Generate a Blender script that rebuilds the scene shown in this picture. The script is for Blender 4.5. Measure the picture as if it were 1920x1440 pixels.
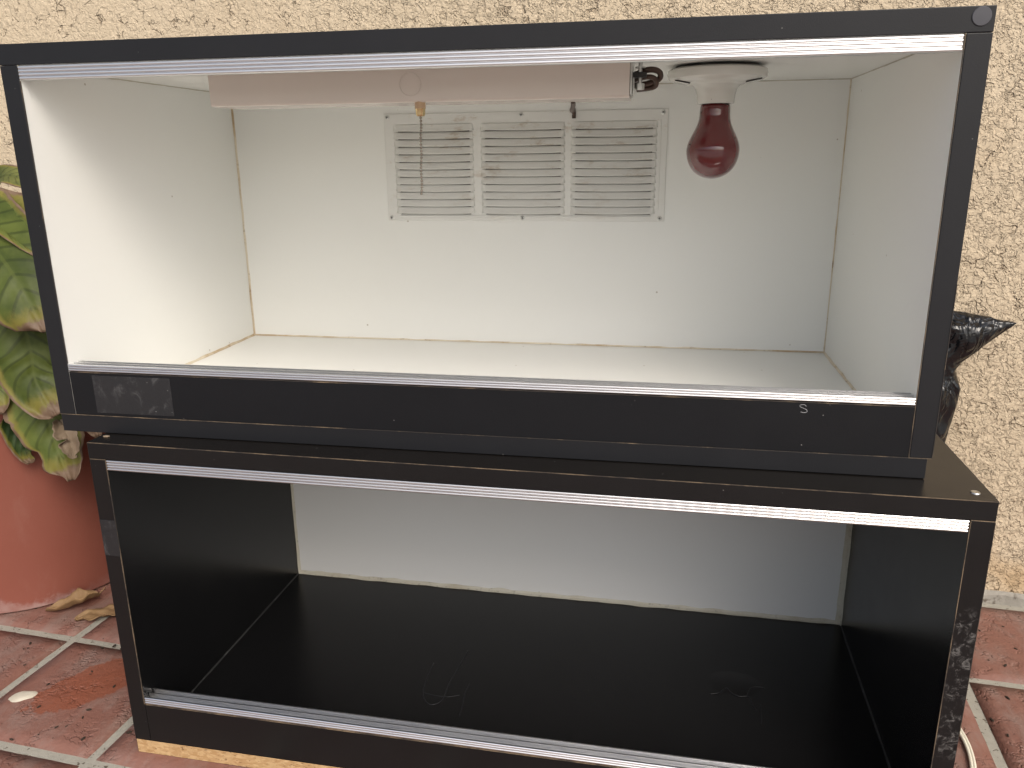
import bpy, bmesh, math, random
from mathutils import Vector, Matrix, noise
random.seed(7)
for o in list(bpy.data.objects): bpy.data.objects.remove(o)
sc = bpy.context.scene
COL = sc.collection
R = math.radians

# ------------------------------------------------------------------ camera
cd = bpy.data.cameras.new('camera'); cam = bpy.data.objects.new('camera', cd); COL.objects.link(cam)
right = Vector((0.98391185, 0.17836872, -0.01010323)); up = Vector((-0.03954731, 0.2726007, 0.96131414)); fwd = Vector((-0.17422252, 0.94544881, -0.27526906))
m = Matrix((right, up, -fwd)).transposed().to_4x4(); m.translation = (0.65703, -0.75336, 0.70010)
cam.matrix_world = m
cd.sensor_fit = 'HORIZONTAL'; cd.sensor_width = 36; cd.lens = 1502.47 / 1920 * 36; cd.clip_start = .02; cd.clip_end = 500
sc.camera = cam
# ------------------------------------------------------------------ sky, sun, exposure
SUN_ELEV, SUN_AZ = 43, 147           # azimuth clockwise from +Y
w = bpy.data.worlds.new('World'); sc.world = w; w.use_nodes = True
nt = w.node_tree; bg = nt.nodes['Background']
sky = nt.nodes.new('ShaderNodeTexSky'); sky.sky_type = 'NISHITA'; sky.sun_disc = False
sky.sun_elevation = R(SUN_ELEV); sky.sun_rotation = R(SUN_AZ); sky.air_density = 1.0; sky.dust_density = 5.0; sky.ozone_density = 1.0
hs = nt.nodes.new('ShaderNodeHueSaturation'); hs.inputs['Saturation'].default_value = .58
nt.links.new(sky.outputs[0], hs.inputs['Color']); nt.links.new(hs.outputs[0], bg.inputs[0]); bg.inputs[1].default_value = .15
sd = bpy.data.lights.new('sun', 'SUN'); sun = bpy.data.objects.new('sun', sd); COL.objects.link(sun)
sd.energy = 1.0; sd.angle = R(28); sd.color = (1, .91, .79)
sv = Vector((math.sin(R(SUN_AZ)) * math.cos(R(SUN_ELEV)), math.cos(R(SUN_AZ)) * math.cos(R(SUN_ELEV)), math.sin(R(SUN_ELEV))))
sun.rotation_euler = sv.to_track_quat('Z', 'Y').to_euler(); sun.location = sv * 6
vs = sc.view_settings; vs.view_transform = 'Standard'; vs.look = 'None'; vs.gamma = 1; vs.exposure = 0.3; vs.use_curve_mapping = False

# ------------------------------------------------------------------ material helpers
class M:
    def __init__(s, name, rough=.5, base=(.5, .5, .5), metal=0, spec=.5):
        s.m = bpy.data.materials.new(name); s.m.use_nodes = True; s.t = s.m.node_tree; s.p = s.t.nodes['Principled BSDF']
        s.p.inputs['Base Color'].default_value = (*base, 1); s.p.inputs['Roughness'].default_value = rough
        s.p.inputs['Metallic'].default_value = metal; s.p.inputs['Specular IOR Level'].default_value = spec
        s.pos = s.n('ShaderNodeNewGeometry').outputs['Position']
    def n(s, t, **k):
        nd = s.t.nodes.new(t)
        for a, b in k.items(): setattr(nd, a, b)
        return nd
    def l(s, a, b): s.t.links.new(a, b)
    def inp(s, nd, **k):
        for a, b in k.items():
            i = nd.inputs[a.replace('_', ' ')]
            if hasattr(b, 'links') or isinstance(b, bpy.types.NodeSocket): s.l(b, i)
            else: i.default_value = b
        return nd
    def noise(s, scale, detail=4, rough=.55, vec=None, dist=0):
        nd = s.n('ShaderNodeTexNoise'); nd.inputs['Scale'].default_value = scale; nd.inputs['Detail'].default_value = detail
        nd.inputs['Roughness'].default_value = rough; nd.inputs['Distortion'].default_value = dist
        s.l(vec or s.pos, nd.inputs['Vector']); return nd.outputs['Fac']
    def noisec(s, scale, detail=2, vec=None):
        nd = s.n('ShaderNodeTexNoise'); nd.inputs['Scale'].default_value = scale; nd.inputs['Detail'].default_value = detail
        s.l(vec or s.pos, nd.inputs['Vector']); return nd.outputs['Color']
    def vor(s, scale, feature='F1', vec=None, rand=1, out='Distance'):
        nd = s.n('ShaderNodeTexVoronoi', feature=feature); nd.inputs['Scale'].default_value = scale; nd.inputs['Randomness'].default_value = rand
        s.l(vec or s.pos, nd.inputs['Vector']); return nd.outputs[out]
    def math(s, op, a, b=None, c=None, clamp=False):
        nd = s.n('ShaderNodeMath', operation=op, use_clamp=clamp)
        for i, v in enumerate((a, b, c)):
            if v is None: continue
            if isinstance(v, (int, float)): nd.inputs[i].default_value = v
            else: s.l(v, nd.inputs[i])
        return nd.outputs[0]
    def vmath(s, op, a, b, scale=None):
        nd = s.n('ShaderNodeVectorMath', operation=op)
        for i, v in enumerate((a, b)):
            if v is None: continue
            if isinstance(v, (tuple, list)): nd.inputs[i].default_value = v
            else: s.l(v, nd.inputs[i])
        if scale is not None: nd.inputs['Scale'].default_value = scale
        return nd.outputs[0]
    def step(s, v, a, b, lo=0., hi=1.):
        nd = s.n('ShaderNodeMapRange', interpolation_type='SMOOTHSTEP'); s.l(v, nd.inputs[0])
        for i, x in zip((1, 2, 3, 4), (a, b, lo, hi)): nd.inputs[i].default_value = x
        return nd.outputs[0]
    def mix(s, f, a, b, mode='MIX'):
        nd = s.n('ShaderNodeMix', data_type='RGBA', blend_type=mode)
        for i, v in ((0, f), (6, a), (7, b)):
            if isinstance(v, (int, float)): nd.inputs[i].default_value = v
            elif isinstance(v, (tuple, list)): nd.inputs[i].default_value = (*v, 1)
            else: s.l(v, nd.inputs[i])
        return nd.outputs[2]
    def sep(s, vec=None):
        nd = s.n('ShaderNodeSeparateXYZ'); s.l(vec or s.pos, nd.inputs[0]); return nd.outputs
    def color(s, v): s.l(v, s.p.inputs['Base Color'])
    def rough(s, v): s.l(v, s.p.inputs['Roughness'])
    def bump(s, h, dist=.001, strength=1.):
        nd = s.n('ShaderNodeBump'); nd.inputs['Strength'].default_value = strength; nd.inputs['Distance'].default_value = dist
        s.l(h, nd.inputs['Height']); s.l(nd.outputs[0], s.p.inputs['Normal']); return nd
    def stretch(s, v):
        nd = s.n('ShaderNodeMapping'); nd.inputs['Scale'].default_value = v; s.l(s.pos, nd.inputs[0]); return nd.outputs[0]

def black_melamine(name, base, rough, window=None, dusty=.5, var=.04):
    a = M(name, rough, base, spec=.3)
    fine = a.noise(900, 2); big = a.noise(9, 5, .6)
    sp = a.step(a.vor(62), .040, .022); spm = a.step(a.noise(14, 3), .44, .58)
    dust = a.math('MULTIPLY', sp, a.math('MULTIPLY', spm, dusty))
    scr = a.step(a.noise(60, 6, .8, a.stretch((.4, 1, 3.5))), .66, .74)
    scr = a.math('MULTIPLY', scr, a.step(a.noise(11, 3), .55, .65, 0, .14 * dusty))
    f = a.math('MAXIMUM', dust, scr)
    if window:                                     # scuffed patches, each with its own extent in height
        z = a.sep()[2]; tot = None
        for z0, z1, amt in window:
            wv = a.math('MULTIPLY', a.step(z, z0 - .008, z0 + .01), a.step(z, z1 + .012, z1 - .012))
            wv = a.math('MULTIPLY', wv, amt); tot = wv if tot is None else a.math('MAXIMUM', tot, wv)
        sc_ = a.step(a.noise(95, 8, .78, dist=.8), .5, .68)
        f = a.math('MAXIMUM', f, a.math('MULTIPLY', sc_, tot))
    c = a.mix(big, tuple(x * .8 for x in base), tuple(x * 1.25 for x in base))
    a.color(a.mix(f, c, (.33, .32, .31)))
    a.rough(a.step(a.noise(22, 3), .2, .8, rough - var, rough + var))
    a.bump(fine, .0002, .45)
    return a.m
MAT = {}
MAT['black'] = black_melamine('black_melamine', (.0115, .0118, .0140), .44)
MAT['black_brown'] = black_melamine('black_brown_melamine', (.0075, .0070, .0074), .40)
MAT['black_lip'] = black_melamine('black_blue_melamine', (.0055, .0060, .0078), .42, None, .7)
MAT['black_scuff'] = black_melamine('black_scuffed_melamine', (.0075, .0070, .0074), .40, [(.135, .29, .42), (.03, .10, .16)], 1.0)
MAT['black_in'] = black_melamine('black_satin_interior', (.0055, .0055, .006), .22, None, .10, .02)
MAT['black_top'] = black_melamine('black_gloss_top', (.010, .0088, .008), .2, None, .5, .03)

def white_melamine(name, base, rough=.36):
    a = M(name, rough, base)
    yel = a.noise(2.5, 2)
    c = a.mix(yel, base, (base[0] * .985, base[1] * .975, base[2] * .94))
    sp = a.step(a.vor(21), .034, .022)
    c = a.mix(a.math('MULTIPLY', sp, .6), c, (.3, .24, .16))
    a.color(c)
    a.rough(a.step(a.noise(4, 2), .3, .7, rough - .02, rough + .06))
    a.bump(a.noise(12, 1), .0012, .05)
    return a.m
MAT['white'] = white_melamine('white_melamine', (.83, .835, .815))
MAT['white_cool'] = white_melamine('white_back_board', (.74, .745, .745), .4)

def alu():
    a = M('brushed_aluminium', .42, (.86, .86, .88), 1)
    v = a.stretch((3, 400, 400))
    a.p.inputs['Roughness'].default_value = .3
    d = a.math('MULTIPLY', a.step(a.vor(26), .05, .03), a.step(a.noise(9, 2), .57, .62))
    a.color(a.mix(d, a.mix(a.noise(14, 3), (.80, .80, .81), (.88, .88, .88)), (.12, .09, .06)))
    return a.m
MAT['alu'] = alu()

def particle():
    a = M('raw_particleboard', .85)
    v = a.stretch((.45, 1, 1))
    c = a.vor(330, 'F1', v, out='Color'); g = a.sep(c)[0]
    col = a.mix(g, (.40, .24, .105), (.54, .37, .19))
    dk = a.step(a.noise(420, 3, .6, v), .60, .68)
    a.color(a.mix(a.math('MULTIPLY', dk, .8), col, (.16, .08, .035)))
    a.bump(a.noise(500, 3), .0006, .6); return a.m
MAT['particle'] = particle()

def edge_tan(name, lo, hi, col=(.24, .175, .11)):
    a = M(name, .75)
    f = a.step(a.noise(26, 6, .7), lo, hi)
    a.color(a.mix(f, (.03, .025, .022), a.mix(a.noise(80, 3), col, tuple(x * .7 for x in col)))); return a.m
MAT['edge'] = edge_tan('worn_panel_edge', .36, .66)
MAT['edge_faint'] = edge_tan('worn_panel_edge_faint', .50, .72)

def caulk(name, c1, c2, c3, lo=.45, hi=.75):
    a = M(name, .45)
    f = a.step(a.noise(16, 5, .65), lo, hi); g = a.step(a.noise(85, 4, .7), .56, .74)
    a.color(a.mix(a.math('MULTIPLY', g, .75), a.mix(f, c1, c2), c3)); a.bump(a.noise(140, 3), .0008, .5); return a.m
MAT['caulk_w'] = caulk('yellowed_caulk', (.70, .63, .50), (.48, .35, .20), (.20, .12, .06), .45, .70)
MAT['caulk_l'] = caulk('cream_caulk', (.56, .53, .44), (.42, .37, .27), (.12, .10, .07))
MAT['caulk_b'] = caulk('black_caulk', (.014, .014, .014), (.03, .03, .03), (.10, .10, .10))

def stucco():
    a = M('beige_stucco', .92, spec=.25)
    wob = a.vmath('SCALE', a.vmath('SUBTRACT', a.noisec(55, 3), (.5, .5, .5)), None, .028)
    p1 = a.vmath('ADD', a.pos, wob)
    wob2 = a.vmath('SCALE', a.vmath('SUBTRACT', a.noisec(150, 2), (.5, .5, .5)), None, .012)
    p2 = a.vmath('ADD', a.pos, wob2)
    smooth = a.step(a.sep()[0], -.25, .45)                       # left bay trowelled smoother than the right
    e1 = a.step(a.vor(40, 'DISTANCE_TO_EDGE', p1), .05, .008)
    m1 = a.step(a.noise(34, 4, .6), .53, .60)
    e2 = a.step(a.vor(75, 'DISTANCE_TO_EDGE', p2), .10, .02)
    m2 = a.math('MULTIPLY', a.step(a.noise(70, 3, .6), .54, .62), a.step(smooth, 0, 1, .45, 1))
    e3 = a.math('MULTIPLY', a.step(a.vor(190), .26, .12), a.step(a.noise(60, 2), .48, .58))
    e3 = a.math('MULTIPLY', e3, a.step(smooth, 0, 1, .3, 1))
    cr = a.math('MAXIMUM', a.math('MULTIPLY', e1, m1), a.math('MULTIPLY', a.math('MULTIPLY', e2, m2), a.step(smooth, 0, 1, .1, .45)))
    cr = a.math('MAXIMUM', cr, a.math('MULTIPLY', e3, .7))
    base = a.mix(a.noise(5, 5, .6), (.58, .48, .345), (.69, .58, .43))
    base = a.mix(a.math('MULTIPLY', a.noise(130, 4, .7), .35), base, (.38, .29, .185))
    grime = a.math('MULTIPLY', a.step(a.noise(3.2, 5, .6), .56, .75), .28)
    base = a.mix(grime, base, (.42, .29, .16))
    base = a.mix(a.math('MULTIPLY', a.step(a.noise(7, 4), .5, .7), a.step(a.sep()[2], .16, .02)), base, (.52, .38, .23))
    a.color(a.mix(a.math('MULTIPLY', cr, .4), base, (.22, .145, .085)))
    isl = a.math('MULTIPLY', a.step(a.noise(95, 4, .6, dist=.7), .46, .54), a.step(smooth, 0, 1, .12, .34))
    isl2 = a.step(a.noise(42, 3, .6, dist=1.0), .47, .53, 0, .22)
    h = a.math('SUBTRACT', a.math('ADD', a.math('MULTIPLY', a.noise(38, 5, .6), .4), a.math('ADD', isl, isl2)), cr)
    h = a.math('ADD', h, a.math('MULTIPLY', a.noise(170, 3, .65), .6))
    a.bump(h, .0038, 1.); return a.m
MAT['stucco'] = stucco()

def conc():
    a = M('weathered_concrete', .9, spec=.3)
    c = a.mix(a.noise(30, 6, .7), (.20, .185, .16), (.40, .38, .335)); c = a.mix(a.step(a.noise(70, 5), .56, .7), c, (.12, .10, .08))
    a.color(c); a.bump(a.noise(90, 6, .7), .003, .8); return a.m
MAT['concrete'] = conc()
def grout():
    a = M('grey_grout', .95, spec=.2)
    c = a.mix(a.noise(45, 6, .7), (.27, .255, .215), (.41, .39, .335)); c = a.mix(a.step(a.noise(150, 3), .62, .7), c, (.10, .08, .06))
    a.color(c); a.bump(a.noise(260, 5, .7), .0015, .8); return a.m
MAT['grout'] = grout()

def tile(stain):
    a = M('terracotta_tile' + ('_stained' if stain else ''), .6, spec=.4)
    oi = a.n('ShaderNodeObjectInfo').outputs['Random']
    off = a.n('ShaderNodeCombineXYZ'); a.l(a.math('MULTIPLY', oi, 37.), off.inputs[0]); a.l(a.math('MULTIPLY', oi, 91.), off.inputs[1])
    p = a.vmath('ADD', a.pos, off.outputs[0])
    c = a.mix(a.noise(11, 6, .65, p), (.165, .070, .052), (.24, .115, .086))
    c = a.mix(a.math('MULTIPLY', oi, .3), c, (.27, .135, .105))
    mp = a.n('ShaderNodeMapping'); mp.inputs['Scale'].default_value = (1.3, .55, 1); mp.inputs['Rotation'].default_value = (0, 0, .7); a.l(p, mp.inputs[0])
    dusty = a.step(a.noise(16, 6, .7, mp.outputs[0]), .42, .68)
    c = a.mix(a.math('MULTIPLY', dusty, .65), c, (.25, .18, .155))
    dk = a.math('MULTIPLY', a.step(a.noise(24, 7, .75, mp.outputs[0], .6), .60, .72), .6)
    c = a.mix(dk, c, (.13, .065, .05))
    pits = a.math('MULTIPLY', a.step(a.vor(120, vec=p), .12, .05), a.step(a.noise(30, 2, vec=p), .5, .6))
    c = a.mix(pits, c, (.07, .04, .03))
    rg = a.step(a.noise(9, 4, vec=p), .3, .7, .5, .72)
    if stain:
        dv = a.vmath('SUBTRACT', a.pos, (-.092, .083, 0)); sx, sy, _ = a.sep(dv)
        ca, sa = math.cos(R(55)), math.sin(R(55))
        u = a.math('ADD', a.math('MULTIPLY', sx, ca), a.math('MULTIPLY', sy, sa)); v = a.math('SUBTRACT', a.math('MULTIPLY', sy, ca), a.math('MULTIPLY', sx, sa))
        d = a.math('SQRT', a.math('ADD', a.math('POWER', a.math('DIVIDE', u, .085), 2), a.math('POWER', a.math('DIVIDE', v, .042), 2)))
        d = a.math('ADD', d, a.math('MULTIPLY', a.math('SUBTRACT', a.noise(45, 5, .7), .5), 1.1))
        f = a.math('MULTIPLY', a.step(d, 1.0, .94), a.step(a.noise(60, 4, .7, dist=2.), .25, .5, .7, 1))
        c = a.mix(a.math('MULTIPLY', f, .8), c, (.24, .075, .040))
        rg = a.math('SUBTRACT', rg, a.math('MULTIPLY', f, .2))
    a.color(c); a.rough(rg)
    wob = a.vmath('ADD', p, a.vmath('SCALE', a.noisec(70, 3, p), None, .03))
    ridg = a.step(a.vor(60, 'DISTANCE_TO_EDGE', wob), .14, .02)
    h = a.math('ADD', a.noise(55, 6, .7, p), a.math('MULTIPLY', a.math('MULTIPLY', ridg, a.step(a.noise(26, 3, vec=p), .48, .62)), -.55))
    a.bump(a.math('SUBTRACT', h, pits), .0028, .9); return a.m
MAT['tile'] = tile(False); MAT['tile_stain'] = tile(True)
def ground():
    a = M('pale_concrete', .85, spec=.3)
    c = a.mix(a.noise(3, 6, .65), (.34, .335, .32), (.46, .455, .435)); a.color(a.mix(a.math('MULTIPLY', a.noise(40, 5, .7), .3), c, (.25, .24, .22))); a.bump(a.noise(80, 5, .7), .002, .6); return a.m
MAT['ground'] = ground()
def pot():
    a = M('terracotta_paint', .55, spec=.4)
    c = a.mix(a.noise(7, 5, .6), (.215, .066, .045), (.265, .09, .064))
    c = a.mix(a.math('MULTIPLY', a.step(a.noise(20, 6, .7, a.stretch((1, 1, .35))), .52, .75), .35), c, (.29, .135, .105))
    z = a.sep()[2]
    e = a.step(a.math('ADD', z, a.math('MULTIPLY', a.math('SUBTRACT', a.noise(16, 5, .7), .5), .12)), .028, .004)
    e = a.math('MULTIPLY', e, a.step(a.noise(9, 3), .42, .6, .15, 1))
    a.color(a.mix(a.math('MULTIPLY', e, .8), c, (.42, .32, .30))); a.bump(a.noise(60, 5, .7), .0012, .4); return a.m
MAT['pot'] = pot()
MAT['soil'] = M('potting_soil', .95, (.03, .02, .013)).m

def leafmat(name, g1, g2, brown_edge=.885):
    a = M(name, .45, spec=.3)
    uv = a.n('ShaderNodeUVMap', uv_map='UVMap').outputs[0]
    u, v, _ = a.sep(uv)                                          # u across -1..1 (stored 0..1), v along 0..1
    uu = a.math('ABSOLUTE', a.math('SUBTRACT', a.math('MULTIPLY', u, 2), 1))
    c = a.mix(a.step(a.noise(14, 4, .6), .3, .7), g1, g2)
    lat = a.math('SINE', a.math('MULTIPLY', a.math('SUBTRACT', v, a.math('MULTIPLY', uu, .16)), 75.))
    c = a.mix(a.step(lat, .6, 1, 0, .55), c, tuple(x * .5 for x in g1))
    c = a.mix(a.step(uu, .05, .015, 0, .6), c, tuple(x * .9 for x in g2))
    ed = a.math('ADD', a.math('MAXIMUM', uu, a.step(v, .8, 1.0, .7, 1.02)), a.math('MULTIPLY', a.math('SUBTRACT', a.noise(45, 5, .7), .5), .28))
    c = a.mix(a.step(ed, brown_edge - .16, brown_edge, 0, .75), c, (.26, .22, .05))
    c = a.mix(a.step(ed, brown_edge + .0, brown_edge + .06), c, a.mix(a.noise(70, 3), (.10, .05, .025), (.33, .24, .17)))
    a.color(c); a.rough(a.step(a.noise(30, 4), .3, .7, .42, .58))
    a.bump(a.math('ADD', a.math('MULTIPLY', lat, .5), a.noise(70, 3)), .0008, .4)
    tr = a.n('ShaderNodeBsdfTranslucent'); a.l(c, tr.inputs[0]); ms = a.n('ShaderNodeMixShader'); ms.inputs[0].default_value = .2
    out = a.t.nodes['Material Output']; a.l(a.p.outputs[0], ms.inputs[1]); a.l(tr.outputs[0], ms.inputs[2]); a.l(ms.outputs[0], out.inputs[0]); return a.m
MAT['leaf'] = leafmat('leaf_mid_green', (.045, .068, .011), (.115, .145, .028))
MAT['leaf_l'] = leafmat('leaf_light_green', (.085, .120, .024), (.165, .20, .048))
MAT['leaf_d'] = leafmat('leaf_dark_green', (.022, .045, .012), (.055, .095, .025))
MAT['leaf_o'] = leafmat('leaf_olive', (.09, .11, .03), (.20, .21, .06), .9)
def dry(name, c1, c2):
    a = M(name, .7); a.color(a.mix(a.noise(50, 5, .7), c1, c2)); a.bump(a.noise(120, 4), .001, .6); return a.m
MAT['dry'] = dry('dry_leaf', (.16, .085, .035), (.36, .235, .115))
MAT['dry2'] = dry('dry_leaf_pale', (.16, .11, .07), (.30, .235, .165))
def plastic():
    a = M('black_plastic_film', .13, (.004, .0045, .006), spec=.5); a.bump(a.noise(26, 2, .5, a.stretch((1.4, 1, .7)), 1.5), .02, .5); return a.m
MAT['plastic'] = plastic()
def enamel(name, base, rough, bs):
    a = M(name, rough, base); a.p.inputs['Coat Weight'].default_value = .4; a.p.inputs['Coat Roughness'].default_value = .08
    d = a.math('MULTIPLY', a.step(a.vor(55), .05, .03), a.step(a.noise(12, 2), .55, .6))
    a.color(a.mix(d, a.mix(a.noise(6, 3), base, tuple(x * .95 for x in base)), (.12, .06, .03))); a.bump(a.noise(bs, 3), .0012, .12); return a.m
MAT['enamel'] = enamel('white_enamel_pinkish', (.74, .67, .61), .25, 70)
MAT['ceramic'] = enamel('white_porcelain', (.72, .72, .67), .12, 20)
def ventmat():
    a = M('vent_white_paint', .38)
    g = a.step(a.noise(34, 6, .7, a.stretch((.6, 1, 1.5))), .53, .72)
    hi = a.step(a.sep()[2], .60, .74, .12, .62)
    a.color(a.mix(a.math('MULTIPLY', g, hi), (.76, .755, .72), (.38, .25, .125))); a.bump(a.noise(90, 3), .0006, .2); return a.m
MAT['vent'] = ventmat()
def screen():
    a = M('insect_screen', .7)
    x, _, z = a.sep(); k = 2 * math.pi / .0022
    d = a.math('MULTIPLY', a.math('SINE', a.math('MULTIPLY', x, k)), a.math('SINE', a.math('MULTIPLY', z, k)))
    a.color(a.mix(a.step(d, .1, .5), (.03, .02, .012), (.22, .17, .11))); return a.m
MAT['screen'] = screen()
MAT['chain'] = M('nickel_chain', .3, (.36, .33, .28), 1).m
MAT['steel'] = M('zinc_steel', .3, (.62, .62, .60), 1).m
MAT['brass'] = M('brass', .22, (.72, .55, .30), 1).m
MAT['amber'] = M('tan_bakelite', .3, (.52, .36, .22)).m
MAT['dark'] = M('dark_rubber', .5, (.02, .018, .016)).m
MAT['cord_brown'] = M('brown_cord', .5, (.07, .04, .028)).m
MAT['cable'] = M('cream_cable', .4, (.72, .68, .56)).m
MAT['grey_cap'] = M('grey_plastic_cap', .45, (.05, .05, .06)).m
MAT['chalk'] = M('chalk_mark', .9, (.24, .24, .25)).m
MAT['pale'] = dry('pale_flake', (.42, .37, .28), (.68, .64, .54))
def tape():
    a = M('clear_tape', .5, (.03, .03, .03))
    f = a.step(a.noise(55, 8, .8, a.stretch((1.2, 1, .7)), .6), .50, .72); sp = a.math('MULTIPLY', a.step(a.vor(150), .10, .05), a.step(a.noise(40, 2), .5, .6))
    a.color(a.mix(a.math('MAXIMUM', a.math('MULTIPLY', f, .13), a.math('MULTIPLY', sp, .6)), (.014, .014, .016), (.40, .40, .40))); a.bump(a.noise(160, 5, .7), .0006, .7); return a.m
MAT['tape'] = tape()
def bulb():
    a = M('red_bulb_glass', .04, (.12, .008, .010), spec=.6); a.p.inputs['Coat Weight'].default_value = .8; a.p.inputs['Coat Roughness'].default_value = .02
    a.p.inputs['Subsurface Weight'].default_value = .25; a.p.inputs['Subsurface Radius'].default_value = (.02, .002, .002); a.p.inputs['Subsurface Scale'].default_value = .5; return a.m
MAT['bulb'] = bulb()

# ------------------------------------------------------------------ object helpers
def tag(o, label=None, cat=None, group=None, kind=None):
    if label: o['label'] = label
    if cat: o['category'] = cat
    if group: o['group'] = group
    if kind: o['kind'] = kind
    return o
def empty(name, loc, rz=0):
    o = bpy.data.objects.new(name, None); COL.objects.link(o); o.location = loc; o.rotation_euler = (0, 0, rz); o.empty_display_size = .05; return o
def link(name, me, mats, parent=None, smooth=False, loc=None):
    for k in (mats if isinstance(mats, (list, tuple)) else [mats]): me.materials.append(MAT[k])
    if smooth: me.polygons.foreach_set('use_smooth', [True] * len(me.polygons))
    o = bpy.data.objects.new(name, me); COL.objects.link(o)
    if parent: o.parent = parent
    if loc: o.location = loc
    return o
def mesh(name, v, f):
    me = bpy.data.meshes.new(name); me.from_pydata([tuple(x) for x in v], [], f); me.update()
    bm = bmesh.new(); bm.from_mesh(me); bmesh.ops.recalc_face_normals(bm, faces=bm.faces); bm.to_mesh(me); bm.free(); return me
def box_mesh(name, x0, x1, y0, y1, z0, z1, bev=.0007, seg=2):
    bm = bmesh.new(); bmesh.ops.create_cube(bm, size=1)
    for v in bm.verts: v.co = ((x0 + x1) / 2 + v.co.x * (x1 - x0), (y0 + y1) / 2 + v.co.y * (y1 - y0), (z0 + z1) / 2 + v.co.z * (z1 - z0))
    if bev: bmesh.ops.bevel(bm, geom=bm.edges[:], offset=bev, segments=seg, affect='EDGES', profile=.5)
    me = bpy.data.meshes.new(name); bm.to_mesh(me); bm.free(); return me
DIRS = {'x-': (-1, 0, 0), 'x+': (1, 0, 0), 'y-': (0, -1, 0), 'y+': (0, 1, 0), 'z-': (0, 0, -1), 'z+': (0, 0, 1)}
def panel(name, parent, b, mat, faces={}, bev=.0007):
    """a board; faces gives another finish to single sides"""
    me = box_mesh(name, *b, bev=bev); mats = [mat] + sorted(set(faces.values()))
    o = link(name, me, mats, parent)
    for p in me.polygons:
        for d, mm in faces.items():
            if p.normal.dot(Vector(DIRS[d])) > .99: p.material_index = mats.index(mm)
    return o
def extrude_x(name, prof, x0, x1, mat, parent):
    n = len(prof); v = [(x0, y, z) for y, z in prof] + [(x1, y, z) for y, z in prof]
    f = [(i, (i + 1) % n, n + (i + 1) % n, n + i) for i in range(n)] + [tuple(range(n)), tuple(range(2 * n - 1, n - 1, -1))]
    return link(name, mesh(name, v, f), mat, parent)
def tube_data(pts, rad, seg=8):
    pts = [Vector(p) for p in pts]; n = len(pts); v = []; f = []
    rads = rad if isinstance(rad, (list, tuple)) else [rad] * n
    ref = Vector((0, 0, 1))
    for i, p in enumerate(pts):
        t = (pts[min(i + 1, n - 1)] - pts[max(i - 1, 0)]).normalized()
        rf = ref if abs(t.dot(ref)) < .95 else Vector((1, 0, 0))
        a = t.cross(rf).normalized(); b = t.cross(a)
        for k in range(seg):
            q = 2 * math.pi * k / seg; v.append(p + (a * math.cos(q) + b * math.sin(q)) * rads[i])
    for i in range(n - 1):
        for k in range(seg):
            k2 = (k + 1) % seg; f.append((i * seg + k, i * seg + k2, (i + 1) * seg + k2, (i + 1) * seg + k))
    f += [tuple(range(seg - 1, -1, -1)), tuple(range((n - 1) * seg, n * seg))]
    return v, f
def spline(pts, n=8):
    pts = [Vector(p) for p in pts]; out = []
    for i in range(len(pts) - 1):
        p0, p1, p2, p3 = pts[max(i - 1, 0)], pts[i], pts[i + 1], pts[min(i + 2, len(pts) - 1)]
        for k in range(n):
            t = k / n; out.append(.5 * ((2 * p1) + (p2 - p0) * t + (2 * p0 - 5 * p1 + 4 * p2 - p3) * t * t + (3 * p1 - p0 - 3 * p2 + p3) * t ** 3))
    out.append(pts[-1]); return out
def tube(name, pts, rad, mat, parent=None, seg=8, smooth=True):
    v, f = tube_data(pts, rad, seg); return link(name, mesh(name, v, f), mat, parent, smooth)
def lathe_data(prof, seg=48, c=(0, 0)):
    v = []; f = []; n = len(prof)
    for r, z in prof:
        for k in range(seg): q = 2 * math.pi * k / seg; v.append((c[0] + r * math.cos(q), c[1] + r * math.sin(q), z))
    for i in range(n - 1):
        for k in range(seg): k2 = (k + 1) % seg; f.append((i * seg + k, i * seg + k2, (i + 1) * seg + k2, (i + 1) * seg + k))
    if prof[0][0] > 1e-6: f.append(tuple(range(seg)))
    if prof[-1][0] > 1e-6: f.append(tuple(range((n - 1) * seg, n * seg)))
    return v, f
def lathe(name, prof, mat, parent=None, seg=48, c=(0, 0), smooth=True):
    me = mesh(name, *lathe_data(prof, seg, c)); o = link(name, me, mat, parent, smooth)
    if smooth:
        md = o.modifiers.new('edge', 'EDGE_SPLIT'); md.split_angle = R(38)
    return o
def bead(name, a, b, n1, n2, r, mat, parent, seed=0):
    """caulk squeezed into an inside corner from a to b; n1, n2 point away from the two boards"""
    a, b, n1, n2 = map(Vector, (a, b, n1, n2)); N = max(12, int((b - a).length / .008)); v = []; f = []
    for i in range(N + 1):
        p = a.lerp(b, i / N); k = noise.noise(Vector((i * .23, seed, 0))); k2 = noise.noise(Vector((i * .31, seed + 9, 0)))
        r1 = r * (1 + .55 * k); r2 = r * (1 + .55 * k2)
        v += [p + n1 * .0002 + n2 * .0002, p + n1 * r1 + n2 * .0002, p + (n1 * r1 + n2 * r2) * .38, p + n2 * r2 + n1 * .0002]
    for i in range(N):
        for k in range(4): k2 = (k + 1) % 4; f.append((i * 4 + k, i * 4 + k2, i * 4 + 4 + k2, i * 4 + 4 + k))
    f += [(0, 1, 2, 3), tuple(4 * N + k for k in (3, 2, 1, 0))]
    return link(name, mesh(name, v, f), mat, parent)

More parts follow.
